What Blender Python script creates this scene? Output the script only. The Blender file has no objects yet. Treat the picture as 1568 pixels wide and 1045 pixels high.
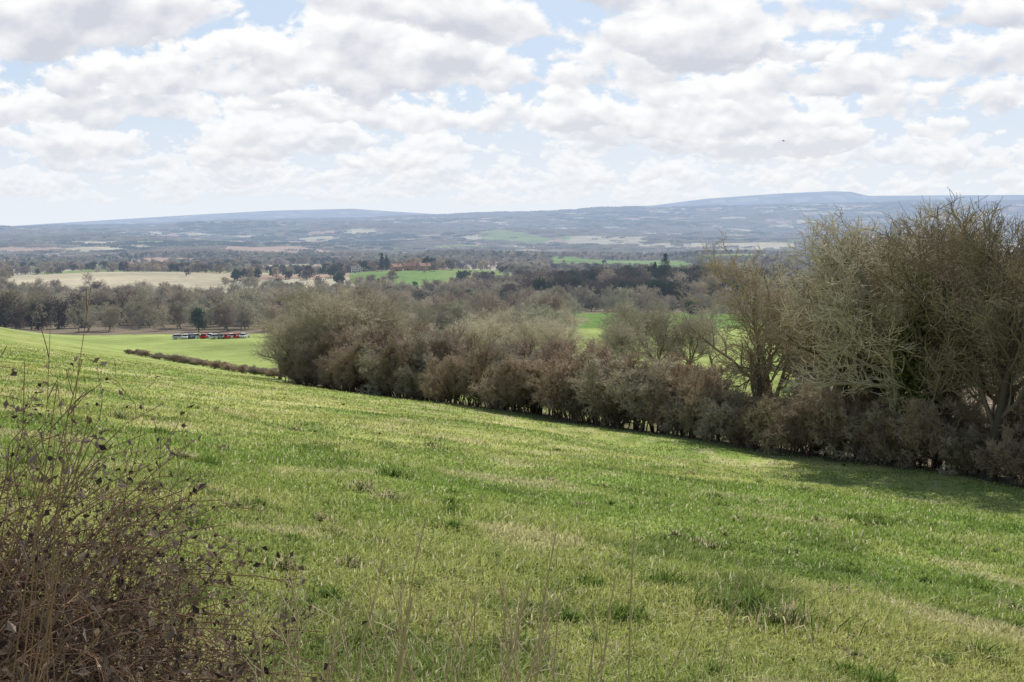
import bpy, math, numpy as np, time
from mathutils import Vector, Matrix
T0=time.time()
scene=bpy.context.scene
rng=np.random.default_rng(7)
FPX=1893.0; HZ=330.0
# ------------------------------------------------------------------ noise
def _h(ix,iy,s):
    n=(ix.astype(np.int64)*374761393+iy.astype(np.int64)*668265263+s*1442695041)&0xffffffff
    n=((n^(n>>13))*1274126177)&0xffffffff
    n=n^(n>>16)
    return (n&0xffffff)/float(0xffffff)
def vn(x,y,s=0):
    ix=np.floor(x);iy=np.floor(y);fx=x-ix;fy=y-iy
    fx=fx*fx*(3-2*fx);fy=fy*fy*(3-2*fy)
    a=_h(ix,iy,s);b=_h(ix+1,iy,s);c=_h(ix,iy+1,s);d=_h(ix+1,iy+1,s)
    return (a*(1-fx)+b*fx)*(1-fy)+(c*(1-fx)+d*fx)*fy
def fbm(x,y,sc,o=4,s=0):
    t=0;a=.5;n=0
    for i in range(o):
        t=t+a*vn(x/sc*(2**i)+13.7*i,y/sc*(2**i)-7.1*i,s+i);n+=a;a*=.5
    return t/n-.5
def sstep(a,b,x):
    t=np.clip((x-a)/(b-a),0,1);return t*t*(3-2*t)
# ------------------------------------------------------------------ terrain height
TY=[-100,60,130,200,290,355,450,600,800,1000,1500,2500,4000,6000,8000]
TZ=[-14,-15,-19.5,-25,-31,-34.5,-39,-46,-54,-60,-76,-99,-119,-112,-80]
S1x=[-200,0,200,400,600,800,1000,1200,1400,1568,1800]
S1y=[352,349,341,334,329,323,317,312,308,305,302]
S2x=[-200,0,150,320,420,540,600,700,1000,1080,1180,1270,1300,1325,1568,1800]
S2y=[350,347,338,328,323,320,324,330,315,305,298,294,295,301,300,300]
def Hf(x,y):
    x=np.asarray(x,float);y=np.asarray(y,float)
    xc=np.clip(x,-160,120);yc=np.maximum(y,-60)
    plane=-1.8-.1116*xc-.1435*yc+np.where(xc<0,2.0*(xc/91)**2,0)
    nearw=1-sstep(120,260,np.hypot(x,y))
    plane=plane+nearw*(fbm(x,y,14,2,3)*.5+fbm(x,y,2.6,2,5)*.16)*sstep(2,12,np.hypot(x,y))
    s=(x-26)*.825+(y-62)*.565
    plane=plane-1.35*np.exp(-((s+14)/9)**2)*sstep(-8,20,x)
    rr=np.hypot(.6*x,np.maximum(y,0))
    V=np.interp(rr,TY,TZ)
    V=V+np.interp(rr,[300,900,3000,8000,12000],[0,5,42,100,40])*fbm(x,y,900,4,11)*1.3
    V=V+np.interp(rr,[200,600,1500,2600],[0,1.5,7,14])*fbm(x,y,260,2,17)
    u=np.clip(x/np.maximum(y,1),-.62,.62); px=784+u*FPX
    s1=(HZ-np.interp(px,S1x,S1y))/FPX*11500; s2=(HZ-np.interp(px,S2x,S2y))/FPX*19000
    V=np.where(rr>8000, V+(s1-np.interp(rr,TY,TZ)-14)*sstep(8000,11500,rr),V)
    k=sstep(11500,14000,rr); V=V*(1-k)+k*(-150)
    k=sstep(14500,19000,rr); V=V*(1-k)+k*s2
    k=sstep(19000,24000,rr); V=V*(1-k)+k*(-350)
    V=V+21*np.exp(-((x-118)/46)**2-((y-205)/60)**2)
    V=V+13*np.exp(-((x+400)/190)**2-((y-1270)/300)**2)
    V=V+15*np.exp(-((x+80)/120)**2-((y-1320)/210)**2)
    V=V+8*np.exp(-((x-110)/120)**2-((y-800)/130)**2)
    w=sstep(3,60,s)*sstep(-40,40,y)
    return plane*(1-w)+V*w
def H1(x,y): return float(Hf(np.array([x]),np.array([y]))[0])
def B(px,d): return ((px-784)/FPX*d, d)      # bearing -> map position
# ------------------------------------------------------------------ land use
def voro(x,y,c,seed):
    X=x/c;Y=y/c;ix=np.floor(X);iy=np.floor(Y)
    f1=np.full(X.shape,9.);f2=np.full(X.shape,9.);idv=np.zeros(X.shape)
    for dx in(-1,0,1):
        for dy in(-1,0,1):
            jx=ix+dx+.1+.8*_h(ix+dx,iy+dy,seed);jy=iy+dy+.1+.8*_h(ix+dx,iy+dy,seed+5)
            dd=np.hypot(X-jx,Y-jy);i2=_h(ix+dx,iy+dy,seed+9)
            m=dd<f1
            f2=np.where(m,f1,np.minimum(f2,dd));idv=np.where(m,i2,idv);f1=np.where(m,dd,f1)
    return idv,(f2-f1)*c*.5
# kinds:0 wood 1 green 2 tan 3 redbrown 4 bright green 5 pale
FIELDS=[(15,355,860,1330,2),(540,690,1060,1225,4),(700,775,1150,1330,1),(840,1060,1900,2700,4),(340,540,3600,4500,3),
 (860,980,5200,5900,5),(40,250,3300,3700,5),(700,790,1450,1700,2),(1080,1150,1600,2000,1),(740,830,5600,6300,1),(840,930,3000,3300,5),
 (400,500,1700,2200,2),(960,1100,3300,3600,2),(60,300,2000,2500,1)]
def landuse(x,y):
    yy=np.maximum(y,1)
    wx=x+fbm(x,y,300,3,31)*140;wy=y+fbm(x,y,300,3,37)*180
    i1,e1=voro(wx,wy*1.0,160,71); i2,e2=voro(wx,wy,220,77)
    far=yy>2600
    idv=np.where(far,i2,i1);ed=np.where(far,e2,e1)
    k=np.zeros(x.shape,int)
    k=np.where(idv>.46,1,k);k=np.where(idv>.74,2,k);k=np.where(idv>.86,5,k);k=np.where(idv>.93,3,k)
    k=np.where(yy<900,0,k)
    k=np.where((yy>2600)&(idv<.62),0,k)
    k=np.where((yy>6000)&(idv<.74),0,k)
    k=np.where((yy>6000)&(k==5),2,k)
    px=784+x/yy*FPX+fbm(x,y,200,3,41)*np.interp(yy,[400,3000],[40,50])
    yw=y+fbm(x,y,np.where(yy>2500,600,250),3,43)*np.interp(yy,[400,1500,3000],[80,200,1100])
    for (a,b,c,d,kk) in FIELDS:
        sk=(px-(a+b)/2)/(b-a)*(d-c)*.25
        m=(px>a)&(px<b)&(yw+sk>c)&(yw+sk<d)
        k=np.where(m,kk,k);ed=np.where(m,60,ed)
    px0=784+x/yy*FPX
    g=(y<368)&(px0<430)|((px0>400)&(y<300)&(px0<1220))|((px0>870)&(px0<1180)&(y<560))
    g=g|(((x-26)*.825+(y-62)*.565)<2)
    k=np.where(g,1,k);ed=np.where(g,60,ed)
    return k,ed,idv
# ------------------------------------------------------------------ mesh helpers
def mk_mesh(name,V,faces,col=None,smooth=True,matidx=None):
    me=bpy.data.meshes.new(name)
    V=np.ascontiguousarray(V,dtype=np.float32)
    me.vertices.add(len(V));me.vertices.foreach_set('co',V.ravel())
    ls=[];lv=[];st=0
    for F in faces:
        F=np.asarray(F,dtype=np.int32)
        if len(F)==0: continue
        n=F.shape[1];ls.append(st+np.arange(len(F))*n);lv.append(F.ravel());st+=F.size
    ls=np.concatenate(ls).astype(np.int32);lv=np.concatenate(lv)
    me.loops.add(len(lv));me.loops.foreach_set('vertex_index',lv)
    me.polygons.add(len(ls));me.polygons.foreach_set('loop_start',ls)
    me.update(calc_edges=True)
    me.polygons.foreach_set('use_smooth',np.full(len(ls),smooth))
    if col is not None:
        a=me.attributes.new('Col','FLOAT_COLOR','POINT')
        c=np.ones((len(V),4),np.float32);c[:,:3]=col;a.data.foreach_set('color',c.ravel())
    me.update()
    return me
def mk_obj(name,me,mat=None,parent=None,link=True):
    ob=bpy.data.objects.new(name,me)
    if mat is not None:
        for m in (mat if isinstance(mat,(list,tuple)) else [mat]): 
            if me.materials.find(m.name)<0: me.materials.append(m)
    if link: scene.collection.objects.link(ob)
    if parent: ob.parent=parent
    return ob
def empty(name,loc=(0,0,0),rz=0):
    e=bpy.data.objects.new(name,None);scene.collection.objects.link(e);e.location=loc;e.rotation_euler=(0,0,rz);return e
def tubes(P,R,sides=3):
    n,k,_=P.shape
    T=np.gradient(P,axis=1) if k>2 else np.repeat((P[:,1:]-P[:,:1]),2,axis=1)
    T/=np.linalg.norm(T,axis=2,keepdims=True)+1e-9
    ref=np.where(np.abs(T[:,:1,2:3])>.8,np.array([1.,0,0]),np.array([0,0,1.]))
    U=np.cross(T,np.broadcast_to(ref,T.shape));U/=np.linalg.norm(U,axis=2,keepdims=True)+1e-9
    W=np.cross(T,U)
    a=np.arange(sides)*2*math.pi/sides
    V=P[:,:,None,:]+R[:,:,None,None]*(U[:,:,None,:]*np.cos(a)[None,None,:,None]+W[:,:,None,:]*np.sin(a)[None,None,:,None])
    idx=np.arange(n*k*sides).reshape(n,k,sides)
    A=idx[:,:-1,:];Bq=np.roll(idx,-1,axis=2)[:,:-1,:];C=np.roll(idx,-1,axis=2)[:,1:,:];D=idx[:,1:,:]
    return V.reshape(-1,3),np.stack([A,Bq,C,D],-1).reshape(-1,4)
def unit(v): return v/(np.linalg.norm(v,axis=-1,keepdims=True)+1e-9)
def grow(start,dirn,L,k,wander,up,r0,r1,rg):
    n=len(start);P=np.zeros((n,k,3));P[:,0]=start;d=unit(dirn)
    for i in range(1,k):
        d=unit(d+rg.normal(0,wander,(n,3))+np.array([0,0,up]))
        P[:,i]=P[:,i-1]+d*(L/(k-1))[:,None]
    t=np.linspace(0,1,k)
    R=r0[:,None]*(1-t)+r1[:,None]*t
    return P,R
def children(P,R,nc,t0,t1,a0,a1,L,k,wander,up,rf,rmin,rg,taper=.5):
    n,kk,_=P.shape
    pi=np.repeat(np.arange(n),nc);m=len(pi)
    t=t0+(t1-t0)*((np.tile(np.arange(nc),n)+rg.random(m))/nc)
    f=t*(kk-1);i=np.minimum(f.astype(int),kk-2);fr=(f-i)[:,None]
    s=P[pi,i]*(1-fr)+P[pi,i+1]*fr
    tan=unit(P[pi,i+1]-P[pi,i])
    rr=R[pi,i]*(1-fr[:,0])+R[pi,i+1]*fr[:,0]
    rv=unit(rg.normal(0,1,(m,3)));pe=unit(np.cross(tan,rv))
    a=np.radians(a0+(a1-a0)*rg.random(m))[:,None]
    d=tan*np.cos(a)+pe*np.sin(a)
    Ls=L*(1-taper*t)*(.65+.7*rg.random(m))
    r0=np.maximum(rr*rf,rmin)
    return grow(s,d,Ls,k,wander,up,r0,np.maximum(r0*.35,rmin*.7),rg)
def assemble(levels):
    Vs=[];Fs=[];Cs=[];o=0;N=len(levels)
    for li,(P,R,s) in enumerate(levels):
        V,F=tubes(P,R,s);Vs.append(V);Fs.append(F+o);o+=len(V)
        Cs.append(np.full((len(V),3),li/(N-1)))
    return np.concatenate(Vs),np.concatenate(Fs),np.concatenate(Cs)
def tree_levels(seed,H,counts=(13,8,7,6,3),spread=1.0,twig=.006,ntr=1,lean=.12,tr=.24,up=.07,baret=.22):
    rg=np.random.default_rng(seed)
    st=np.zeros((ntr,3));st[:,:2]=rg.normal(0,.25 if ntr>1 else .01,(ntr,2))
    d=np.zeros((ntr,3));d[:,2]=1;d[:,:2]=rg.normal(0,lean if ntr==1 else .3,(ntr,2))
    L0=np.full(ntr,H*.8)*(.85+.3*rg.random(ntr))
    if ntr==1:L0[:]=H*.8
    r=np.full(ntr,tr*H/14/(ntr**.4))
    P,R=grow(st,d,L0,9,.09,.06,r,r*.2,rg);P[:,0,2]-=.3
    lv=[(P,R,7)]
    P,R=children(P,R,counts[0],baret,1,28,62,H*.46*spread,7,.16,up,.65,.035,rg,.55);lv.append((P,R,5))
    P,R=children(P,R,counts[1],.15,1,25,60,H*.22*spread,5,.2,up,.65,.022,rg,.45);lv.append((P,R,4))
    P,R=children(P,R,counts[2],.1,1,25,65,H*.11,4,.22,up*.8,.6,twig*1.5,rg,.4);lv.append((P,R,3))
    if len(counts)>3:
        P,R=children(P,R,counts[3],.1,1,25,65,H*.062,3,.22,up*.6,.6,twig*1.15,rg,.35);lv.append((P,R,3))
    if len(counts)>4:
        P,R=children(P,R,counts[4],.15,1,25,60,H*.035,2,.2,.03,.7,twig,rg,.2);lv.append((P,R,3))
    return lv
# ------------------------------------------------------------------ node helper
class NT:
    def __init__(s,nt): s.t=nt;s.n=nt.nodes;s.l=nt.links
    def new(s,ty,**k):
        n=s.n.new(ty)
        for a,b in k.items(): setattr(n,a,b)
        return n
    def put(s,sock,v):
        if v is None: return
        if isinstance(v,bpy.types.NodeSocket): s.l.new(v,sock)
        else: sock.default_value=v
    def m(s,op,a,b=None,c=None,clamp=False):
        n=s.new('ShaderNodeMath',operation=op,use_clamp=clamp)
        s.put(n.inputs[0],a);s.put(n.inputs[1],b);s.put(n.inputs[2],c);return n.outputs[0]
    def noise(s,vec,scale,detail=4,rough=.5,dist=0,out=0):
        n=s.new('ShaderNodeTexNoise');s.put(n.inputs['Vector'],vec)
        n.inputs['Scale'].default_value=scale;n.inputs['Detail'].default_value=detail;n.inputs['Roughness'].default_value=rough;n.inputs['Distortion'].default_value=dist
        return n.outputs[out]
    def mix(s,f,a,b,bt='MIX'):
        n=s.new('ShaderNodeMix',data_type='RGBA',blend_type=bt);n.clamp_factor=True
        s.put(n.inputs[0],f);s.put(n.inputs[6],a);s.put(n.inputs[7],b);return n.outputs[2]
    def mr(s,v,a,b,c=0,d=1,it='LINEAR'):
        n=s.new('ShaderNodeMapRange',interpolation_type=it);s.put(n.inputs[0],v)
        for i,q in enumerate((a,b,c,d)): s.put(n.inputs[i+1],q)
        return n.outputs[0]
    def xyz(s,a,b,c):
        n=s.new('ShaderNodeCombineXYZ');s.put(n.inputs[0],a);s.put(n.inputs[1],b);s.put(n.inputs[2],c);return n.outputs[0]
def mat(name):
    m=bpy.data.materials.new(name);m.use_nodes=True;m.node_tree.nodes.clear()
    q=NT(m.node_tree);o=q.new('ShaderNodeOutputMaterial');return m,q,o
def c4(r,g,b): return (r,g,b,1)
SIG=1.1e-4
def haze_glow(q,sh):
    """aerial perspective: bluish haze painted on the surface as emission, by distance from the origin"""
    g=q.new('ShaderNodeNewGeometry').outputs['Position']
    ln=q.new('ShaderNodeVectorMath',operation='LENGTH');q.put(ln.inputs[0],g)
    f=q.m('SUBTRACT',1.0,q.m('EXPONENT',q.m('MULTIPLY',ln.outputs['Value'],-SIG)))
    e=q.new('ShaderNodeEmission');e.inputs[0].default_value=(.47,.59,.79,1);e.inputs[1].default_value=1  # bluish glow of the surface itself stands in for haze
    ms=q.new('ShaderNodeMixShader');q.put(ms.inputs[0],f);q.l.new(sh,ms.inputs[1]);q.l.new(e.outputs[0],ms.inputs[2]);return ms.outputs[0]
def simple(name,col,rough=.7,var=.25,scale=3,metal=0,coat=0,haze=False):
    m,q,o=mat(name);b=q.new('ShaderNodeBsdfPrincipled')
    tc=q.new('ShaderNodeTexCoord').outputs['Object'];n=q.noise(tc,scale,4)
    c=q.mix(n,c4(*[v*(1-var) for v in col]),c4(*[min(1,v*(1+var)) for v in col]))
    q.put(b.inputs['Base Color'],c);b.inputs['Roughness'].default_value=rough;b.inputs['Metallic'].default_value=metal
    b.inputs['Coat Weight'].default_value=coat
    q.l.new(haze_glow(q,b.outputs[0]) if haze else b.outputs[0],o.inputs[0]);m.cycles.emission_sampling='NONE';return m
def bark(name,trunk,twig,var=.3,transl=0.0,posvar=0,haze=False):
    m,q,o=mat(name)
    at=q.new('ShaderNodeAttribute',attribute_name='Col').outputs['Fac']
    oi=q.new('ShaderNodeObjectInfo').outputs['Random']
    c=q.mix(at,c4(*trunk),c4(*twig))
    f=q.m('MULTIPLY_ADD',oi,var*2,1-var)
    c2=q.new('ShaderNodeVectorMath',operation='SCALE');q.put(c2.inputs[0],c);q.put(c2.inputs['Scale'],f)
    col=c2.outputs[0]
    if posvar:
        g=q.new('ShaderNodeNewGeometry').outputs['Position'];pn=q.noise(g,.006,1)
        col=q.mix(q.mr(pn,.42,.58,0,.6),col,c4(twig[0]*.55,twig[1]*.68,twig[2]*.58))
        hs=q.new('ShaderNodeHueSaturation');q.put(hs.inputs['Color'],col);q.put(hs.inputs['Hue'],q.m('MULTIPLY_ADD',oi,.04,.475));col=hs.outputs[0]
    d=q.new('ShaderNodeBsdfDiffuse');q.put(d.inputs[0],col)
    sh=d.outputs[0]
    if transl:
        t=q.new('ShaderNodeBsdfTranslucent');q.put(t.inputs[0],col);ms=q.new('ShaderNodeMixShader');ms.inputs[0].default_value=transl
        q.l.new(sh,ms.inputs[1]);q.l.new(t.outputs[0],ms.inputs[2]);sh=ms.outputs[0]
    if haze: sh=haze_glow(q,sh)
    q.l.new(sh,o.inputs[0]);m.cycles.emission_sampling='NONE';return m
M_tree=bark('bark_tree',(.12,.105,.085),(.42,.36,.25))
M_hedge=bark('bark_hedge',(.12,.095,.07),(.47,.375,.285),.28)
M_hedgeg=bark('bark_hedge_grey',(.13,.115,.09),(.50,.45,.35),.25)
M_pale=bark('bark_pale',(.20,.185,.15),(.56,.51,.39))
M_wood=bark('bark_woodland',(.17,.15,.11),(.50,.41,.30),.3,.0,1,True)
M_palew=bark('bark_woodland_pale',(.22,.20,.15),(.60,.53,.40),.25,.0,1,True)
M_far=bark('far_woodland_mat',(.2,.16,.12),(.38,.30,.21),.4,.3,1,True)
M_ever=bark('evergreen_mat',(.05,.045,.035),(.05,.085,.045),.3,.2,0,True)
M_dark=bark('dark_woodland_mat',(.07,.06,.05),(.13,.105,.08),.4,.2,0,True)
M_ivy=bark('ivy_mat',(.05,.045,.03),(.13,.18,.05),.2,.35)
M_bramb=bark('bramble_mat',(.28,.18,.12),(.19,.14,.11),.2)
M_straw=bark('dry_stem_mat',(.46,.36,.23),(.74,.64,.45),.2)
def grass_mat():
    m,q,o=mat('grass_blades_mat')
    c=q.new('ShaderNodeAttribute',attribute_name='Col').outputs['Color']
    d=q.new('ShaderNodeBsdfDiffuse');t=q.new('ShaderNodeBsdfTranslucent')
    q.put(d.inputs[0],c);q.put(t.inputs[0],c)
    ms=q.new('ShaderNodeMixShader');ms.inputs[0].default_value=.45;q.l.new(d.outputs[0],ms.inputs[1]);q.l.new(t.outputs[0],ms.inputs[2])
    q.l.new(ms.outputs[0],o.inputs[0]);return m
M_grass=grass_mat()
def ground_mat():
    m,q,o=mat('ground_mat')
    c=q.new('ShaderNodeAttribute',attribute_name='Col').outputs['Color']
    g=q.new('ShaderNodeNewGeometry').outputs['Position']
    n1=q.noise(g,1.7,3,.65);n2=q.noise(g,.11,3,.6)
    f=q.m('MULTIPLY',q.mr(n1,.25,.75,.72,1.28),q.mr(n2,.3,.7,.82,1.18))
    s=q.new('ShaderNodeVectorMath',operation='SCALE');q.put(s.inputs[0],c);q.put(s.inputs['Scale'],f)
    d=q.new('ShaderNodeBsdfDiffuse');q.put(d.inputs[0],s.outputs[0])
    q.l.new(haze_glow(q,d.outputs[0]),o.inputs[0]);m.cycles.emission_sampling='NONE';return m
M_ground=ground_mat()
# ------------------------------------------------------------------ terrain sheet
def grasscol(x,y):
    """pasture colour mix by world position -> (n,3)"""
    lush=np.array([.235,.325,.08]);yel=np.array([.42,.44,.155]);straw=np.array([.58,.52,.33]);dark=np.array([.11,.185,.042])
    a=fbm(x,y,5,4,101)+fbm(x,y,22,2,102)*.7;b=fbm(x,y,1.1,4,111);c=fbm(x,y,2.3,4,121)
    t=np.clip(.54+a*2.0+b*1.6,0,1)[:,None];col=lush*(1-t)+yel*t
    k=(sstep(.12,.30,c+.6*b)*.5)[:,None];col=col*(1-k)+straw*k
    k=(sstep(.11,.27,-c+.6*b)*.65)[:,None];col=col*(1-k)+dark*k
    return col
def terrain():
    ang=np.concatenate([np.linspace(-180,-60,30,endpoint=False),np.linspace(-60,-27,40,endpoint=False),np.linspace(-27,27,580,endpoint=False),np.linspace(27,60,40,endpoint=False),np.linspace(60,180,30,endpoint=False)])
    rad=np.concatenate([np.geomspace(1,150,170,endpoint=False),np.geomspace(150,9000,560,endpoint=False),np.geomspace(9000,45000,120)])
    A,Rr=np.meshgrid(np.radians(ang),rad)
    x=(np.sin(A)*Rr).ravel();y=(np.cos(A)*Rr).ravel()
    z=Hf(x,y)
    k,ed,idv=landuse(x,y)
    colt={0:(.20,.165,.12),1:(.20,.26,.095),2:(.46,.41,.29),3:(.38,.27,.20),4:(.17,.26,.085),5:(.42,.38,.28)}
    col=np.zeros((len(x),3))
    for kk,v in colt.items(): col[k==kk]=v
    dist=np.hypot(x,y)
    wobble=(1+fbm(x,y,60,3,51)*.6)[:,None];col*=np.where((dist>400)[:,None],wobble,1)
    nw=(1+fbm(x,y,160,4,55)*1.3)[:,None];col=np.where(((k==0)&(dist>2500))[:,None],col*nw*np.array([.8,.84,.82]),col)
    s=(x-26)*.825+(y-62)*.565
    gm=(s<6)&(dist<600);gc=grasscol(x,y)
    col=np.where(gm[:,None],gc*.85,col)
    lm=(s>=4)&(y<640)&(k==1)
    lime=np.array([.28,.34,.11])*(1+fbm(x,y,30,3,61)*.7)[:,None]
    px=784+x/np.maximum(y,1)*FPX
    lime=np.where(((px>860)&(y>400))[:,None],np.array([.14,.23,.06]),lime)
    chalk=sstep(.02,.12,fbm(x*.35,y,9,3,66)-np.abs(y-205-.25*(x+60))/60)*((px<400))
    lime=lime*(1-chalk[:,None]*.6)+np.array([.5,.45,.33])*chalk[:,None]*.6
    col=np.where(lm[:,None],lime,col)
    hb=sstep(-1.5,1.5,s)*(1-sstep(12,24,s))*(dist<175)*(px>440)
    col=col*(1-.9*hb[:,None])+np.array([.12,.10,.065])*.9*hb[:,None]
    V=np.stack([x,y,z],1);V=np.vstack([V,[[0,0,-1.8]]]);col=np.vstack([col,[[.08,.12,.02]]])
    nr,na=len(rad),len(ang);idx=np.arange(nr*na).reshape(nr,na)
    n2=np.roll(idx,-1,axis=1)
    Q=np.stack([idx[:-1],idx[1:],n2[1:],n2[:-1]],-1).reshape(-1,4)[:,::-1]
    Tr=np.stack([idx[0],n2[0],np.full(na,nr*na)],-1)
    def nz(F):
        a,b,c=V[F[0,0]],V[F[0,1]],V[F[0,2]];return np.cross(b-a,c-a)[2]
    if nz(Q)<0:Q=Q[:,::-1]
    if nz(Tr)<0:Tr=Tr[:,::-1]
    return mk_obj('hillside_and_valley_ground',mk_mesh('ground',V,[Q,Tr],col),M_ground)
terrain()
print('terrain',time.time()-T0)
# ------------------------------------------------------------------ grass
def grass():
    N=500000
    d0,d1=5.0,150.0
    inv=rng.random(N);dd=1/(1/d1+inv*(1/d0-1/d1))
    dd=np.where(rng.random(N)<.25,np.exp(rng.uniform(np.log(8),np.log(150),N)),dd)
    uu=rng.uniform(-.47,.47,N);x=uu*dd;y=dd
    tus=[B(600,20.5)+(.9,),B(550,17.2)+(.8,),B(1165,10.2)+(1.2,),B(1212,9.8)+(1.2,),B(1020,11.2)+(.9,),B(180,30)+(1.,),B(390,13.5)+(.6,),B(1290,12)+(.5,),B(690,14)+(.5,),B(310,19)+(.8,),B(1350,22)+(.8,),B(840,24)+(.7,)]
    for i in range(150):
        dq=1/(1/70+rng.random()*(1/7.5-1/70));uq=rng.uniform(-.43,.43);tus.append((uq*dq,dq,.12+.65*rng.random()**2.2))
    tx=[];ty=[];th=[];ts=[]
    for (a,b,s) in tus:
        n=int(230*s*min(1,14/b)+25)
        r=np.abs(rng.normal(0,.17*s,n));an=rng.uniform(0,6.283,n);tx.append(a+r*np.cos(an)*1.3);ty.append(b+r*np.sin(an));th.append(np.full(n,s));ts.append(rng.random()*np.ones(n))
    x=np.concatenate([x]+tx);y=np.concatenate([y]+ty);th=np.concatenate([np.zeros(N)]+th);ts=np.concatenate([np.zeros(N)]+ts)
    s=(x-26)*.825+(y-62)*.565
    keep=s<1.0;x,y,th,ts=x[keep],y[keep],th[keep],ts[keep]
    n=len(x);d=np.hypot(x,y);z=Hf(x,y)-.01
    hn=fbm(x,y,2.2,3,130);hc=fbm(x,y,.45,2,140)
    h=(.04+.10*np.clip(hn+.35,0,1)+.09*np.clip(hc+.15,0,1))*(.5+.8*rng.random(n))
    h=np.where(th>0,(.08+.12*th)*(.4+.8*rng.random(n)),h)
    h*=np.interp(d,[5,40,150],[1,1.1,1.4])
    w=.0036*(1+d/9)*(.7+.6*rng.random(n))
    az=rng.uniform(0,6.283,n);fc=np.stack([np.cos(az),np.sin(az),np.zeros(n)],1)
    la=rng.uniform(0,6.283,n);lean=h*np.abs(rng.normal(0,.8,n));ld=np.stack([np.cos(la),np.sin(la),np.zeros(n)],1)
    ld=ld+np.array([.2,-.2,0])
    base=np.stack([x,y,z],1);up=np.array([0,0,1.])
    mid=base+up*(h*.6)[:,None]+ld*(lean*.35)[:,None];tip=base+up*h[:,None]*np.maximum(.25,(1-.2*(lean/h)))[:,None]+ld*lean[:,None]
    W=fc*w[:,None]
    V=np.stack([base-W,base+W,mid-W*.75,mid+W*.75,tip],1).reshape(-1,3)
    o=np.arange(n)*5
    Q=np.stack([o,o+1,o+3,o+2],1);Tt=np.stack([o+2,o+3,o+4],1)
    c=grasscol(x,y)*(.65+.7*rng.random((n,1)))
    st=rng.random(n)<.09;c[st]=np.array([.64,.59,.40])*(.7+.5*rng.random((st.sum(),1)))
    tm=th>0
    tstraw=(ts>.45)[:,None]*(rng.random((n,1))<.6)
    c=np.where(tm[:,None],np.where(tstraw,np.array([.58,.51,.32])*(.6+.6*rng.random((n,1))),np.array([.14,.21,.05])*(.6+.8*rng.random((n,1)))),c)
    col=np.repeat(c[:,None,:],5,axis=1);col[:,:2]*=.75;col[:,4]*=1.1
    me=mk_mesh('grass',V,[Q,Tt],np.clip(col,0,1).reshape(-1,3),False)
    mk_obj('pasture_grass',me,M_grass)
grass()
print('grass',time.time()-T0)
# ------------------------------------------------------------------ scatter
def hidden_col(name,objs):
    c=bpy.data.collections.new(name)
    for o in objs:c.objects.link(o)
    return c
def scatter(name,pts,rz,scl,idx,coll):
    me=bpy.data.meshes.new(name);me.vertices.add(len(pts));me.vertices.foreach_set('co',np.asarray(pts,np.float32).ravel())
    r=np.zeros((len(pts),3),np.float32);r[:,2]=rz
    me.attributes.new('rot','FLOAT_VECTOR','POINT').data.foreach_set('vector',r.ravel())
    me.attributes.new('scl','FLOAT_VECTOR','POINT').data.foreach_set('vector',np.asarray(scl,np.float32).ravel())
    me.attributes.new('idx','INT','POINT').data.foreach_set('value',np.asarray(idx,np.int32))
    me.update()
    ob=mk_obj(name,me)
    ng=bpy.data.node_groups.new(name+'_gn','GeometryNodeTree');ng.is_modifier=True
    ng.interface.new_socket('Geometry',in_out='INPUT',socket_type='NodeSocketGeometry')
    ng.interface.new_socket('Geometry',in_out='OUTPUT',socket_type='NodeSocketGeometry')
    gi=ng.nodes.new('NodeGroupInput');go=ng.nodes.new('NodeGroupOutput')
    ip=ng.nodes.new('GeometryNodeInstanceOnPoints');ci=ng.nodes.new('GeometryNodeCollectionInfo')
    ci.inputs['Collection'].default_value=coll;ci.inputs['Separate Children'].default_value=True;ci.inputs['Reset Children'].default_value=True
    ip.inputs['Pick Instance'].default_value=True
    def na(nm,dt):
        n=ng.nodes.new('GeometryNodeInputNamedAttribute');n.data_type=dt;n.inputs['Name'].default_value=nm
        return next(o for o in n.outputs if o.enabled and o.name=='Attribute')
    L=ng.links.new
    L(gi.outputs[0],ip.inputs['Points']);L(ci.outputs[0],ip.inputs['Instance'])
    L(na('idx','INT'),ip.inputs['Instance Index']);L(na('rot','FLOAT_VECTOR'),ip.inputs['Rotation']);L(na('scl','FLOAT_VECTOR'),ip.inputs['Scale'])
    L(ip.outputs[0],go.inputs[0])
    md=ob.modifiers.new('scatter','NODES');md.node_group=ng
    return ob
def proto(name,levels,m):
    V,F,C=assemble(levels);return mk_obj(name,mk_mesh(name,V,[F],C),m,link=False)
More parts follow.
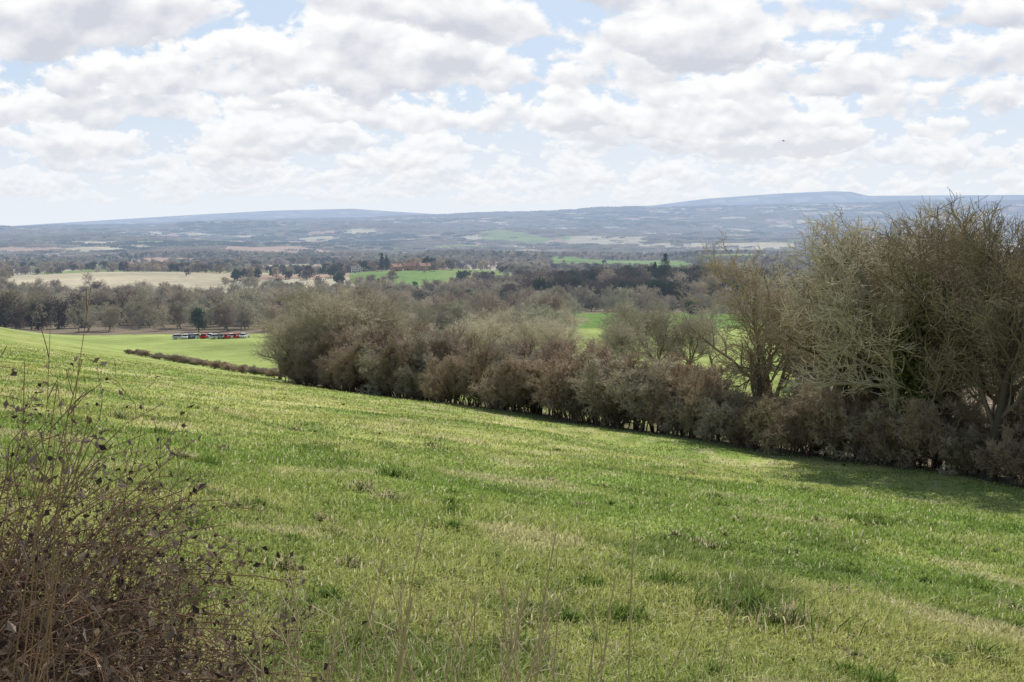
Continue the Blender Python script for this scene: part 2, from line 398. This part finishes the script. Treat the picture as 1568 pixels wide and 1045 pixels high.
def puff(name,seed,H,W,nb,nq,size,m,trunk=True,asp=.35,centers=None,zlo=.24):
    rg=np.random.default_rng(seed);n=nb*nq
    if centers is None:
        a=rg.uniform(0,6.283,nb);rr=np.sqrt(rg.random(nb))*W*.36;zc=rg.uniform(zlo,.82,nb)*H
        rr*=1-np.abs(zc/H-.45)*.9
        cen=np.stack([rr*np.cos(a),rr*np.sin(a),zc],1)
    else: cen=centers
    R=rg.uniform(.16,.26,nb)*W
    if centers is not None:R=rg.uniform(3.5,5.5,nb)
    ci=np.repeat(np.arange(nb),nq);dv=unit(rg.normal(0,1,(n,3)));rad=R[ci]*(rg.random(n)**.4)
    c=cen[ci]+dv*rad[:,None]*np.array([1,1,.85]);c[:,2]=np.maximum(c[:,2],.3)
    ax=unit(dv+rg.normal(0,.7,(n,3))+np.array([0,0,.4]));b=unit(np.cross(ax,rg.normal(0,1,(n,3))))
    s=size*(.6+.8*rg.random(n))[:,None]
    V=np.stack([c-ax*s,c-b*s*asp,c+ax*s,c+b*s*asp],1).reshape(-1,3);F=np.arange(4*n).reshape(n,4)
    C=np.repeat(.6+.4*rg.random(n),4)[:,None].repeat(3,1)
    if trunk:
        P=np.array([[[0,0,-.3],[0.1,0,H*.3],[0,.1,H*.7]]]);Rr=np.array([[.3,.22,.08]])*min(1,H/12);V2,F2=tubes(P,Rr,5)
        F=np.vstack([F,F2+len(V)]);V=np.vstack([V,V2]);C=np.vstack([C,np.zeros((len(V2),3))])
    return mk_obj(name,mk_mesh(name,V,[F],C,False),m,link=False)
# ------------------------------------------------------------------ near bare trees
big=[]
specs=[(1,14,(12,7,6,4),1.0,1,M_tree),(2,14,(13,7,6,4),.9,1,M_pale),(3,14,(8,7,6,4),1.05,2,M_tree),(4,14,(11,7,6,4),1.15,1,M_tree),(5,14,(13,9,6,4),1.15,2,M_pale)]
for (sd,h,cn,sp,nt,mm) in specs:
    V,F,C=assemble(tree_levels(sd*17,h,cn,sp,.014,nt,tr=.34,baret=.2));me=mk_mesh('tree_%d'%sd,V,[F],C);me.materials.append(mm);big.append(me)
TOPS=[max(v.co.z for v in m.vertices) for m in big]
def ivy(par,h0,h1,r,n,seed):
    rg=np.random.default_rng(seed)
    c=np.stack([rg.normal(0,r*.55,n),rg.normal(0,r*.55,n),rg.uniform(h0,h1,n)],1);c[:,:2]*=(1.1-(c[:,2:3]-h0)/(h1-h0)*.7)
    c[:,:2]+=np.stack([np.sin(c[:,2]*1.3)*.25,np.cos(c[:,2]*.9)*.25],1)
    a=unit(rg.normal(0,1,(n,3)));b=unit(np.cross(a,rg.normal(0,1,(n,3))));s=(.05+.09*rg.random(n))[:,None]
    V=np.stack([c-a*s,c-b*s,c+a*s,c+b*s],1).reshape(-1,3);F=np.arange(4*n).reshape(n,4)
    ob=mk_obj('ivy',mk_mesh('ivy',V,[F],np.repeat(rg.uniform(.5,1,n),4)[:,None].repeat(3,1),False),M_ivy,par)
def hedge_pt(px,off=0):
    u=(px-784)/FPX
    d=(26*.825+62*.565+off)/(u*.825+.565);return u*d,d
# bearing, offset behind hedge line, crown-top bearing height, mesh
TL=[(1250,2,334,0),(1330,3,334,2),(1405,1,316,1),(1470,3,300,0),(1530,0,300,3),(1590,2,290,2),(1380,9,312,3),(1500,10,292,1),(1190,7,350,3),(1290,10,330,0),
    (1650,2,296,0),(455,1,470,4),(500,4,425,4),(550,9,418,4),(425,5,490,4),(1440,6,306,2),(1560,8,288,3),(1160,3,420,0),(585,13,440,4),(475,9,440,3),(1350,14,325,3)]
for i,(px,off,top,mi) in enumerate(TL):
    x,y=hedge_pt(px,off);z=H1(x,y);sc=((HZ-top)/FPX*y-z)/TOPS[mi]
    ob=bpy.data.objects.new('bare_tree',big[mi]);scene.collection.objects.link(ob)
    sx_=1.08 if px>1000 else 1.25
    ob.location=(x,y,z);ob.rotation_euler=(0,0,rng.uniform(0,6.28));ob.scale=(sc*sx_*rng.uniform(.9,1.05),sc*sx_*rng.uniform(.9,1.05),sc)
    if i in (1,2,6): ivy(ob,3,10.5,1.2,3600,i+50)
for (px,d,top,mi) in [(715,180,472,4),(760,185,462,4),(815,175,466,4),(860,168,476,4),(960,165,478,4),(1010,170,452,4),(1060,172,468,4),(650,200,478,3),(600,200,462,4),(1095,190,492,1)]:
    x,y=B(px,d);z=H1(x,y);sc=((HZ-top)/FPX*y-z)/TOPS[mi];ob=bpy.data.objects.new('bare_tree',big[mi]);scene.collection.objects.link(ob)
    ob.location=(x,y,z);ob.rotation_euler=(0,0,rng.uniform(0,6.28));ob.scale=(sc*1.3,sc*1.3,sc)
# ------------------------------------------------------------------ hedge
sh=[]
for k in range(5):
    lv=tree_levels(300+k,5.6,(8,6,5,4),.85,.012,6,tr=.30,up=.05,baret=.22)
    sh.append(proto('shrub_%d'%k,lv,M_hedge if k<4 else M_hedgeg))
for k in range(2):
    lv=tree_levels(400+k,4.6,(8,6,5,4),.9,.012,6,tr=.30,up=.03,baret=.1)
    sh.append(proto('shrub_e%d'%k,lv,M_hedgeg if k else M_tree))
sh.append(puff('shrub_z_holly',44,4.4,4.6,16,110,.10,M_ivy,zlo=.1,asp=.5))
cH=hidden_col('hedge_shrubs',sh)
pts=[];sc=[];ix=[]
dirv=np.array([-50,73.])/88.5
L=-26
while L<112:
    for row in (0,2.2,4.6):
        l=L+rng.normal(0,.6);o=row+rng.normal(0,.5);x=26+dirv[0]*l+.825*o;y=62+dirv[1]*l+.565*o
        px=784+x/y*FPX
        if px<432 : continue
        f=1.0+.4*(vn(np.array([l/7.]),np.array([0.]),5)[0]-.5)*2
        if px<500:f*=.75
        if px>1150:f*=.95
        s0=f*rng.uniform(.75,1.16)*(1 if row else .86)
        k_=rng.integers(0,5) if rng.random()<(.85 if px<1100 else .5) else rng.integers(5,7)
        if row>0 and rng.random()<(.34 if px>1050 else .03): k_=7
        s1=s0*(.75 if k_==7 else 1)
        pts.append((x,y,H1(x,y)-.1));sc.append((s0*1.1,s0*1.1,s1))
        ix.append(k_)
    L+=1.85
scatter('hawthorn_hedge',pts,rng.uniform(0,6.28,len(pts)),sc,ix,cH)
pts=[];sc=[];ix=[]
for t in np.linspace(0,1,70):
    px=190+235*t;d=215-62*t;x,y=B(px,d);x+=rng.normal(0,.5);y+=rng.normal(0,.8);pts.append((x,y,H1(x,y)));s0=rng.uniform(.10,.22);sc.append((s0*2,s0*2,s0));ix.append(rng.integers(0,5))
scatter('low_field_hedge',pts,rng.uniform(0,6.28,len(pts)),sc,ix,cH)
print('hedge',time.time()-T0)
# ------------------------------------------------------------------ woodland protos
mid=[]
for k in range(3): mid.append(proto('a%d_midtree'%k,tree_levels(500+k,13,(11,7,5,4),1.1,.034,1+(k%2),up=.05,baret=.06),M_wood))
for k in range(3,5): mid.append(proto('a%d_pale'%k,tree_levels(508+k,13,(11,7,5,4),1.1,.034,k-2,up=.05,baret=.08),M_palew))
ev0=puff('a5_evergreen',61,12,9,26,90,.35,M_ever);dk0=puff('a6_dark',62,12,11,26,90,.38,M_dark,zlo=.12);dk1=puff('a7_dark',63,13,10,26,90,.38,M_dark,zlo=.12)
cM=hidden_col('woodland_mid',mid+[ev0,dk0,dk1])
far=[puff('b%d'%k,70+k,12,12,14,22,.85,M_far,asp=.5) for k in range(4)]+[puff('b4_pale',77,12,12,14,22,.8,M_palew,asp=.5),puff('b5_ev',78,12,9,14,24,.9,M_ever,asp=.6),puff('b6_dk',79,12,11,14,24,.9,M_dark,asp=.6)]
cF=hidden_col('woodland_far',far)
cl=[]
for k in range(6):
    rg=np.random.default_rng(90+k);nb=34
    cen=np.stack([rg.uniform(-26,26,nb),rg.uniform(-26,26,nb),rg.uniform(4,9,nb)],1)
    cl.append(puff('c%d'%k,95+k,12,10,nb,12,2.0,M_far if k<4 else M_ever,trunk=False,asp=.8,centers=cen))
cC=hidden_col('woodland_clumps',cl)
def sample(n,d0,d1,um):
    d=np.sqrt(rng.random(n)*(d1*d1-d0*d0)+d0*d0);u=rng.uniform(-um,um,n);return u*d,d
def woods(name,n,d0,d1,coll,kind,um=.62):
    x,y=sample(n,d0,d1,um);k,ed,idv=landuse(x,y)
    ew={0:6,1:8,2:20}[kind]
    px=784+x/y*FPX
    forced=ed>=59.9
    p=np.where(k==0,1.0,np.where((ed<ew)&~forced,.85,.012))
    cn=fbm(x,y,140 if kind<2 else 420,3,131)
    p=np.where((k==0),np.clip(.78+cn*2.0,.10,1),p)
    p=np.where(forced&(k>0),.006 if kind<2 else .02,p)
    p=np.where((px>520)&(px<690)&(y>960)&(y<1270)&(k!=4),.12,p)
    dk=(px+fbm(x,y,90,2,171)*120>835)&(px<1170)&(y+fbm(x,y,90,2,172)*120>640)&(y<980)
    if kind==0:
        s=(x-26)*.825+(y-62)*.565
        p=np.where((y<300)&(px<1200),0,p);p=np.where((px<430)&(y<378),0,p);p=np.where((s<14),0,p)
        p=np.where((y>640)&(px<400),p*.35,p)
        p=np.where((px>430)&(px<880)&(y>300)&(y<480),.5,p)
        p=np.where((px>880)&(px<1180)&(y<560),.03,p)
        p=np.where(dk,.8,p)
        p=np.where((px>1240)&(y<330)&(s>30),1,p)
    keep=rng.random(n)<p
    x,y,px,idv,k,dk=x[keep],y[keep],px[keep],idv[keep],k[keep],dk[keep];m=len(x)
    z=Hf(x,y)-.3
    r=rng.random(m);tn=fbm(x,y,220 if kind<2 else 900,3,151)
    h=rng.uniform(.5,1.1,m)
    if kind==0:
        ix=rng.integers(0,5,m);ix=np.where(r<.05,5,ix);ix=np.where((r>.05)&(r<.09+.35*(tn>.12)),rng.integers(6,8,m),ix)
        ix=np.where(dk&(rng.random(m)<.85),rng.integers(5,8,m),ix)
        hill=(px>1200)&(y<330);ix=np.where(hill&(rng.random(m)<.75),rng.integers(5,8,m),ix)
        h=np.where((y>365)&(y<520)&(px<430),rng.uniform(.55,1.05,m),h*.85)
        h=np.where(dk,rng.uniform(.55,1.35,m),h)
    elif kind==1:
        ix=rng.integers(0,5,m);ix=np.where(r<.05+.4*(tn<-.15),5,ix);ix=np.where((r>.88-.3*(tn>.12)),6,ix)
    else:
        ix=rng.integers(0,4,m);ix=np.where(r<.08+.7*(tn<-.10),rng.integers(4,6,m),ix);h*=.8  # broad dark evergreen patches mimic cloud-shadow bands on the hills
    hw=h*rng.uniform(.95,1.25,m)
    scatter(name,np.stack([x,y,z],1),rng.uniform(0,6.28,m),np.stack([hw,hw,h*1.0],1),ix,coll)
    print(name,m,time.time()-T0)
woods('valley_woodland',7500,150,1000,cM,0,.5)
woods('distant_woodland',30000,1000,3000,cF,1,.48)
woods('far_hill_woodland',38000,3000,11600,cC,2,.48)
def conifer(px,d,h,w,seed):
    rg=np.random.default_rng(seed);x,y=B(px,d);e=empty('conifer_tree',(x,y,H1(x,y)))
    nb=46;t=rg.random(nb);a=rg.uniform(0,6.283,nb);r=w*.42*(1-t)**.7*np.sqrt(rg.random(nb))
    cen=np.stack([r*np.cos(a),r*np.sin(a),h*(.12+.82*t)],1);n=nb*70;ci=np.repeat(np.arange(nb),70)
    c=cen[ci]+rg.normal(0,1,(n,3))*(w*.10*(1.25-t[ci]))[:,None];ax=unit(rg.normal(0,1,(n,3)));b=unit(np.cross(ax,rg.normal(0,1,(n,3))));s=.3
    V=np.stack([c-ax*s,c-b*s*.6,c+ax*s,c+b*s*.6],1).reshape(-1,3)
    mk_obj('crown',mk_mesh('crown',V,[np.arange(4*n).reshape(n,4)],np.full((4*n,3),.9),False),M_ever,e)
    V,F=tubes(np.array([[[0,0,-.3],[0,0,h*.5],[0,0,h*.95]]]),np.array([[.35,.22,.05]]),7)
    mk_obj('trunk',mk_mesh('trunk',V,[F],np.zeros((len(V),3))),M_ever,e)
for a in [(1018,750,24,15,1),(585,1250,20,7,2),(592,1260,17,7,3),(655,1270,14,9,4),(1003,755,18,11,5),(370,2400,18,7,6)]: conifer(*a)
# ------------------------------------------------------------------ buildings
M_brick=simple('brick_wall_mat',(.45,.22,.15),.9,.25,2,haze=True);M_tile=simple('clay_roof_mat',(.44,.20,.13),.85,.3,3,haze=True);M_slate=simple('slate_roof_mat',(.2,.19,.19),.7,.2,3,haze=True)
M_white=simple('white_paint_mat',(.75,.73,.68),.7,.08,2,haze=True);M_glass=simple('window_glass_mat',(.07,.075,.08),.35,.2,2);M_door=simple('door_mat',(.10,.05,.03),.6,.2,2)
def box(name,c,s,m,par,bev=0):
    x,y,z=[v/2 for v in s]
    V=np.array([[-x,-y,-z],[x,-y,-z],[x,y,-z],[-x,y,-z],[-x,-y,z],[x,-y,z],[x,y,z],[-x,y,z]])+np.array(c)
    F=np.array([[0,3,2,1],[4,5,6,7],[0,1,5,4],[1,2,6,5],[2,3,7,6],[3,0,4,7]])
    ob=mk_obj(name,mk_mesh(name,V,[F],None,False),m,par)
    if bev: b=ob.modifiers.new('b','BEVEL');b.width=bev;b.segments=2
    return ob
def house(name,px,d,w,dp,h,rz,wall,roof):
    x,y=B(px,d);e=empty(name,(x,y,H1(x,y)-.2),rz)
    box('walls',(0,0,h/2),(w,dp,h),wall,e)
    rh=dp*.42;o=.45
    V=np.array([[-w/2-o,-dp/2-o,h-.15],[w/2+o,-dp/2-o,h-.15],[w/2+o,dp/2+o,h-.15],[-w/2-o,dp/2+o,h-.15],[-w/2-o,0,h+rh],[w/2+o,0,h+rh]])
    mk_obj('roof',mk_mesh('roof',V,[np.array([[0,1,5,4],[2,3,4,5],[0,3,2,1]]),np.array([[0,4,3],[1,2,5]])],None,False),roof,e)
    box('chimney',(w*.3,0,h+rh+.2),(1,.8,1.8),wall,e)
    for sy in(-1,1):
        for i,xx in enumerate(np.linspace(-w*.36,w*.36,4)):
            for zz in (1.5,h-1.4):
                if i==1 and zz<2: continue
                box('window_frame',(xx,sy*(dp/2+.02),zz),(1.35,.08,1.35),M_white,e);box('window_pane',(xx,sy*(dp/2+.06),zz),(1.1,.06,1.1),M_glass,e)
    box('front_door',(-w*.12,-dp/2-.04,1.05),(1,.1,2.1),M_door,e)
for a in [(607,1235,10,6.5,4.8,.6,M_brick,M_tile),(628,1245,11,6.5,4.8,-.2,M_brick,M_tile),(650,1240,11,6.5,4.8,.5,M_brick,M_tile),(640,1265,8,6,4.8,.9,M_white,M_tile),(545,1250,9,6,4.6,.2,M_white,M_slate),(664,1255,9,6.5,4.8,-.4,M_brick,M_tile)]:
    house('brick_house',*a)
def barn(name,px,d,w,dp,h,rz,wall,roof):
    x,y=B(px,d);e=empty(name,(x,y,H1(x,y)-.2),rz)
    box('walls',(0,0,h/2),(w,dp,h),wall,e);rh=dp*.2;o=.5
    V=np.array([[-w/2-o,-dp/2-o,h-.1],[w/2+o,-dp/2-o,h-.1],[w/2+o,dp/2+o,h-.1],[-w/2-o,dp/2+o,h-.1],[-w/2-o,0,h+rh],[w/2+o,0,h+rh]])
    mk_obj('roof',mk_mesh('roof',V,[np.array([[0,1,5,4],[2,3,4,5],[0,3,2,1]]),np.array([[0,4,3],[1,2,5]])],None,False),roof,e)
    for xx in np.linspace(-w*.4,w*.4,5): box('bay_door',(xx,-dp/2-.05,h*.4),(w*.1,.1,h*.75),M_slate,e)
barn('white_barn',877,3050,44,20,4.5,.1,M_white,M_white);barn('white_barn',1105,4200,30,16,5,.4,M_white,M_slate)
# ------------------------------------------------------------------ cars
M_tyre=simple('tyre_mat',(.02,.02,.02),.8,.1);M_rim=simple('rim_mat',(.5,.5,.5),.3,.1,3,.8);M_lamp=simple('headlamp_mat',(.8,.8,.75),.2,.05)
paints={n:simple('paint_'+n,c,.45,.03,2,0,.3) for n,c in dict(white=(.85,.85,.85),silver=(.66,.67,.68),black=(.03,.03,.035),blue=(.06,.11,.30),red=(.70,.03,.03),grey=(.25,.26,.28)).items()}
def car(x,y,rz,pm,est):
    e=empty('parked_car',(x,y,H1(x,y)),rz)
    def ext(name,prof,w0,w1,m,bev=.05):
        n=len(prof);V=[]
        for sgn in(-1,1):
            for (a,b,k) in prof: V.append((a,sgn*(w0*(1-k)+w1*k)/2,b))
        F4=[[i,(i+1)%n,(i+1)%n+n,i+n] for i in range(n)]
        me=bpy.data.meshes.new(name);me.from_pydata(V,[],F4+[list(range(n))[::-1],list(range(n,2*n))]);me.update()
        ob=mk_obj(name,me,m,e)
        b=ob.modifiers.new('b','BEVEL');b.width=bev;b.segments=2;return ob
    ext('body',[(-2.1,.35,0),(-2.15,.65,0),(-2.0,.88,0),(-1.3,.93,0),(.8,.93,0),(1.75,.80,0),(2.1,.62,0),(2.12,.3,0),(1.7,.22,0),(-1.7,.22,0)],1.74,1.6,pm,.06)
    back=-1.95 if est else -1.45
    ext('cabin_windows',[(back,.92,0),(back+.3,1.36,1),(.1,1.38,1),(.85,.92,0)],1.62,1.28,M_glass,.03)
    ext('roof_panel',[(back+.28,1.37,1),(back+.45,1.45,1),(-.05,1.45,1),(.14,1.385,1)],1.3,1.3,pm,.03)
    for xx in(-1.3,1.32):
        for sy in(-1,1):
            P=np.array([[[xx,sy*.66,.32],[xx,sy*.9,.32]]]);V,F=tubes(P,np.array([[.32,.32]]),20)
            cap=np.arange(20)[None,:];mk_obj('wheel',mk_mesh('wheel',V,[F,cap,cap+20],None,False),M_tyre,e)
            P=np.array([[[xx,sy*.9,.32],[xx,sy*.915,.32]]]);V,F=tubes(P,np.array([[.2,.18]]),12);cap=np.arange(12)[None,:];mk_obj('wheel_rim',mk_mesh('rim',V,[F,cap+12],None,False),M_rim,e)
    for sy in(-1,1): box('headlamp',(2.08,sy*.6,.68),(.12,.32,.14),M_lamp,e,.02)
cs=['silver','white','blue','silver','red','white','silver','grey','red','white','red','white']
for i,px in enumerate([273,283,292,300,313,322,331,340,347,355,362,372]):
    x,y=B(px,338+(i*7)%6);car(x,y,math.radians(12*math.sin(i*2.3)+(78 if i%3 else 25)),paints[cs[i]],i%2==0)
bx,by=B(1195,260);e=empty('bird',(bx,by,(HZ-218)/FPX*260))
V,F=tubes(np.array([[[-.3,0,0],[-.1,0,0],[.15,0,0],[.3,0,0.02]]]),np.array([[.02,.07,.06,.01]]),8);mk_obj('body',mk_mesh('bbody',V,[F]),M_tyre,e)
V=np.array([[-.12,0,.02],[.12,0,.02],[.08,.4,.16],[-.05,.42,.16],[-.12,.8,.05],[.12,0,.02],[.08,-.4,.16],[-.05,-.42,.16],[-.12,-.8,.05],[-.12,0,.02]])
mk_obj('wings',mk_mesh('wings',V,[np.array([[0,1,2,3],[9,7,6,5]]),np.array([[3,2,4],[6,7,8]])],None,False),M_tyre,e)
# ------------------------------------------------------------------ foreground bramble and dry stems
def bramble():
    rg=np.random.default_rng(5);n=560
    c=np.stack([rg.normal(-2.15,.36,n),rg.normal(4.75,.55,n)],1);z=Hf(c[:,0],c[:,1])
    st=np.column_stack([c,z]);d=unit(np.column_stack([rg.normal(0,.55,(n,2)),np.full(n,1.)]))
    L=rg.uniform(.7,1.6,n)*np.clip(1.35-np.abs(c[:,0]+2.45)*.8,.35,1.2)
    k=9;P=np.zeros((n,k,3));P[:,0]=st
    for i in range(1,k):
        d=unit(d+rg.normal(0,.16,(n,3))+np.array([0,0,-.033*i]));P[:,i]=P[:,i-1]+d*(L/(k-1))[:,None]
    R=np.linspace(.0048,.002,k)[None,:].repeat(n,0)
    lv=[(P,R,5)]
    P2,R2=children(P,R,6,.2,1,30,80,.32,5,.25,.0,.6,.0016,rg,.3);lv.append((P2,R2,4))
    P3,R3=children(P2,R2,4,.1,1,30,80,.13,3,.25,.0,.7,.0013,rg,.2);lv.append((P3,R3,3))
    V,F,C=assemble(lv);e=empty('bramble_bush');mk_obj('canes',mk_mesh('canes',V,[F],C*.8),M_bramb,e)
    tips=np.concatenate([P2[:,-1],P2[:,2],P3[:,-1],P3[:,1]]);tips=tips[rg.random(len(tips))<.65];m=len(tips)
    a=unit(rg.normal(0,1,(m,3)));b=unit(np.cross(a,rg.normal(0,1,(m,3))));s=(.006+.020*rg.random(m)**2)[:,None];q=np.cross(a,b)
    V=np.stack([tips-a*s,tips-b*s*.6+q*s*.3,tips+a*s,tips+b*s*.6+q*s*.3],1).reshape(-1,3)
    mk_obj('withered_leaves',mk_mesh('wl',V,[np.arange(4*m).reshape(m,4)],np.repeat(rg.random(m)**1.5,4)[:,None].repeat(3,1),False),
      bark('withered_leaf_mat',(.035,.028,.03),(.36,.28,.23),.1,.2),e)
bramble()
def stems(name,rows,mtl,k_=1.9):
    rg=np.random.default_rng(9)
    e=empty(name);Ps=[];
    for (px,d,top,lean,r) in rows:
        x,y=B(px,d);z=H1(x,y);tz=(HZ-top)/FPX*d
        k=9;t=np.linspace(0,1,k);w=np.cumsum(rg.normal(0,.008,(k,2)),axis=0)
        P=np.column_stack([x+lean*t**1.5+w[:,0],y+w[:,1]+.1*t,z+(tz-z)*t]);Ps.append(P)
    P=np.array(Ps);R=np.linspace(1,.5,9)[None,:]*np.array([r[4]*k_ for r in rows])[:,None]
    P2,R2=children(P,R,5,.45,1,20,45,.16,4,.1,.02,.6,.0016,rg,.4)
    V,F,C=assemble([(P,R,5),(P2,R2,4)]);mk_obj('stalks',mk_mesh('stalks',V,[F],C),mtl,e)
rg=np.random.default_rng(22)
rows=[(505,4.2,885,.18,.003),(455,4.3,840,-.05,.002),(800,4.6,835,.16,.0022),(965,4.4,820,.05,.0022),(560,4,810,.2,.0018),(905,4.6,910,.12,.0018),(880,4.2,945,.05,.002),(840,4.1,940,.02,.0017),(700,4.2,940,.06,.002),(1090,5,890,.15,.0014),(585,4,945,.1,.003),(400,4.4,915,.1,.002)]
for i in range(44): rows.append((rg.uniform(370,940),rg.uniform(3.9,4.8),rg.uniform(900,1010),rg.normal(0.04,.14),rg.uniform(.0010,.0022)))
stems('dry_grass_stems',rows,M_straw,2.4)
rows=[(-60,3.6,560,.32,.0016),(-20,3.4,440,.28,.0011),(-40,3.3,600,.2,.0016),(20,3.6,640,.12,.0016),(-30,3.2,650,.25,.0018),(5,3.8,730,.1,.0018),(60,3.7,700,-.1,.0014),(-10,3.5,500,.1,.0010)]
stems('bramble_canes',rows,M_bramb)
# ------------------------------------------------------------------ sun, sky
S=Vector((.27,.963,0)).normalized();EL=math.radians(43)
S=Vector((S.x*math.cos(EL),S.y*math.cos(EL),math.sin(EL)))
su=bpy.data.lights.new('sun','SUN');su.energy=5.0;su.angle=math.radians(.5);su.color=(1,.95,.86)
so=bpy.data.objects.new('sun',su);scene.collection.objects.link(so);so.rotation_euler=S.to_track_quat('Z','Y').to_euler();so.location=(0,0,100)
w=bpy.data.worlds.new('World');scene.world=w;w.use_nodes=True;w.node_tree.nodes.clear();q=NT(w.node_tree)
out=q.new('ShaderNodeOutputWorld');bg=q.new('ShaderNodeBackground');bg.inputs[1].default_value=.1
bg2=q.new('ShaderNodeBackground');bg2.inputs[1].default_value=.1
def skynode():
    sky=q.new('ShaderNodeTexSky',sky_type='NISHITA');sky.sun_disc=False;sky.sun_elevation=EL;sky.sun_rotation=math.atan2(S.x,S.y);return sky.outputs[0]
tc=q.new('ShaderNodeTexCoord').outputs['Generated'];sx=q.new('ShaderNodeSeparateXYZ');q.put(sx.inputs[0],tc)
X,Y,Z=sx.outputs
az=q.m('ARCTAN2',X,Y);el=q.m('ARCSINE',Z)
hz=q.mr(el,-.01,.12,1,0,'SMOOTHSTEP')
base=q.mix(.85,skynode(),c4(6.1,7.4,9.3))
base=q.mix(q.m('MULTIPLY',hz,.95),base,c4(8.4,8.85,9.4))
col=base
layers=[(.013,.035,.4),(.021,.042,.5),(.031,.052,.6),(.043,.064,.75),(.056,.080,.88),(.072,.098,.96),(.091,.120,1),(.112,.142,1),(.135,.165,1),(.165,.19,1)]
for i,(ph,s,op) in enumerate(layers):
    sd=i*3.71+8.3
    a=q.m('DIVIDE',az,s);yv=q.m('DIVIDE',q.m('SUBTRACT',el,ph),s)
    n1=q.noise(q.xyz(a,sd,0),.85,1)
    nb=q.noise(q.xyz(a,sd,5.5),.5,0)
    yv=q.m('ADD',yv,q.m('MULTIPLY_ADD',nb,.5,-.25))
    v=q.xyz(a,q.m('MULTIPLY',yv,1.5),sd)
    n2=q.noise(v,2.8,6,.58,0)
    v2=q.xyz(q.m('ADD',a,-.02),q.m('MULTIPLY_ADD',yv,1.5,.10),sd)
    n3=q.noise(v2,2.8,2,.5,0)
    prof=q.m('MAXIMUM',q.m('MULTIPLY_ADD',yv,-6.0,.25),q.m('MULTIPLY_ADD',yv,1.8,-.09))
    den=q.m('ADD',q.m('MULTIPLY_ADD',n1,3.4,-1.22),q.m('MULTIPLY_ADD',n2,2.8,-1.4))
    den=q.m('SUBTRACT',den,prof)
    al=q.m('MULTIPLY',q.mr(den,0,.28,0,1,'SMOOTHSTEP'),op)
    lit=q.m('MULTIPLY_ADD',q.m('SUBTRACT',n2,n3),3.6,.58)
    lit=q.m('ADD',lit,q.m('MULTIPLY_ADD',yv,2.6,-.17))
    lit=q.m('SUBTRACT',lit,q.m('MULTIPLY',q.mr(den,.3,1.3,0,1),.28),clamp=True)
    far=min(1,max(0,(.13-ph)/.13))
    g=(6.5+1.5*far,6.75+1.5*far,7.5+1.1*far)
    cc=q.mix(lit,c4(*g),c4(10,10,10))
    col=q.mix(al,col,cc)
q.put(bg.inputs[0],col)
q.put(bg2.inputs[0],q.mix(.12,skynode(),c4(8,8.2,8.6)))
ms=q.new('ShaderNodeMixShader')
q.put(ms.inputs[0],q.m('GREATER_THAN',q.m('ABSOLUTE',q.m('SUBTRACT',el,.13)),.16))
q.l.new(bg.outputs[0],ms.inputs[1]);q.l.new(bg2.outputs[0],ms.inputs[2]);q.l.new(ms.outputs[0],out.inputs[0])
w.cycles.sampling_method='MANUAL';w.cycles.sample_map_resolution=512
# ------------------------------------------------------------------ camera
cam=bpy.data.cameras.new('camera');co=bpy.data.objects.new('camera',cam);scene.collection.objects.link(co)
cam.sensor_width=36;cam.lens=36*FPX/1568;cam.clip_end=100000;cam.clip_start=.05
co.location=(0,0,0);co.rotation_euler=(math.radians(90)-math.atan((522.5-HZ)/FPX),0,0)
scene.camera=co
scene.view_settings.view_transform='Standard';scene.view_settings.look='None';scene.view_settings.exposure=0
print('done',time.time()-T0)
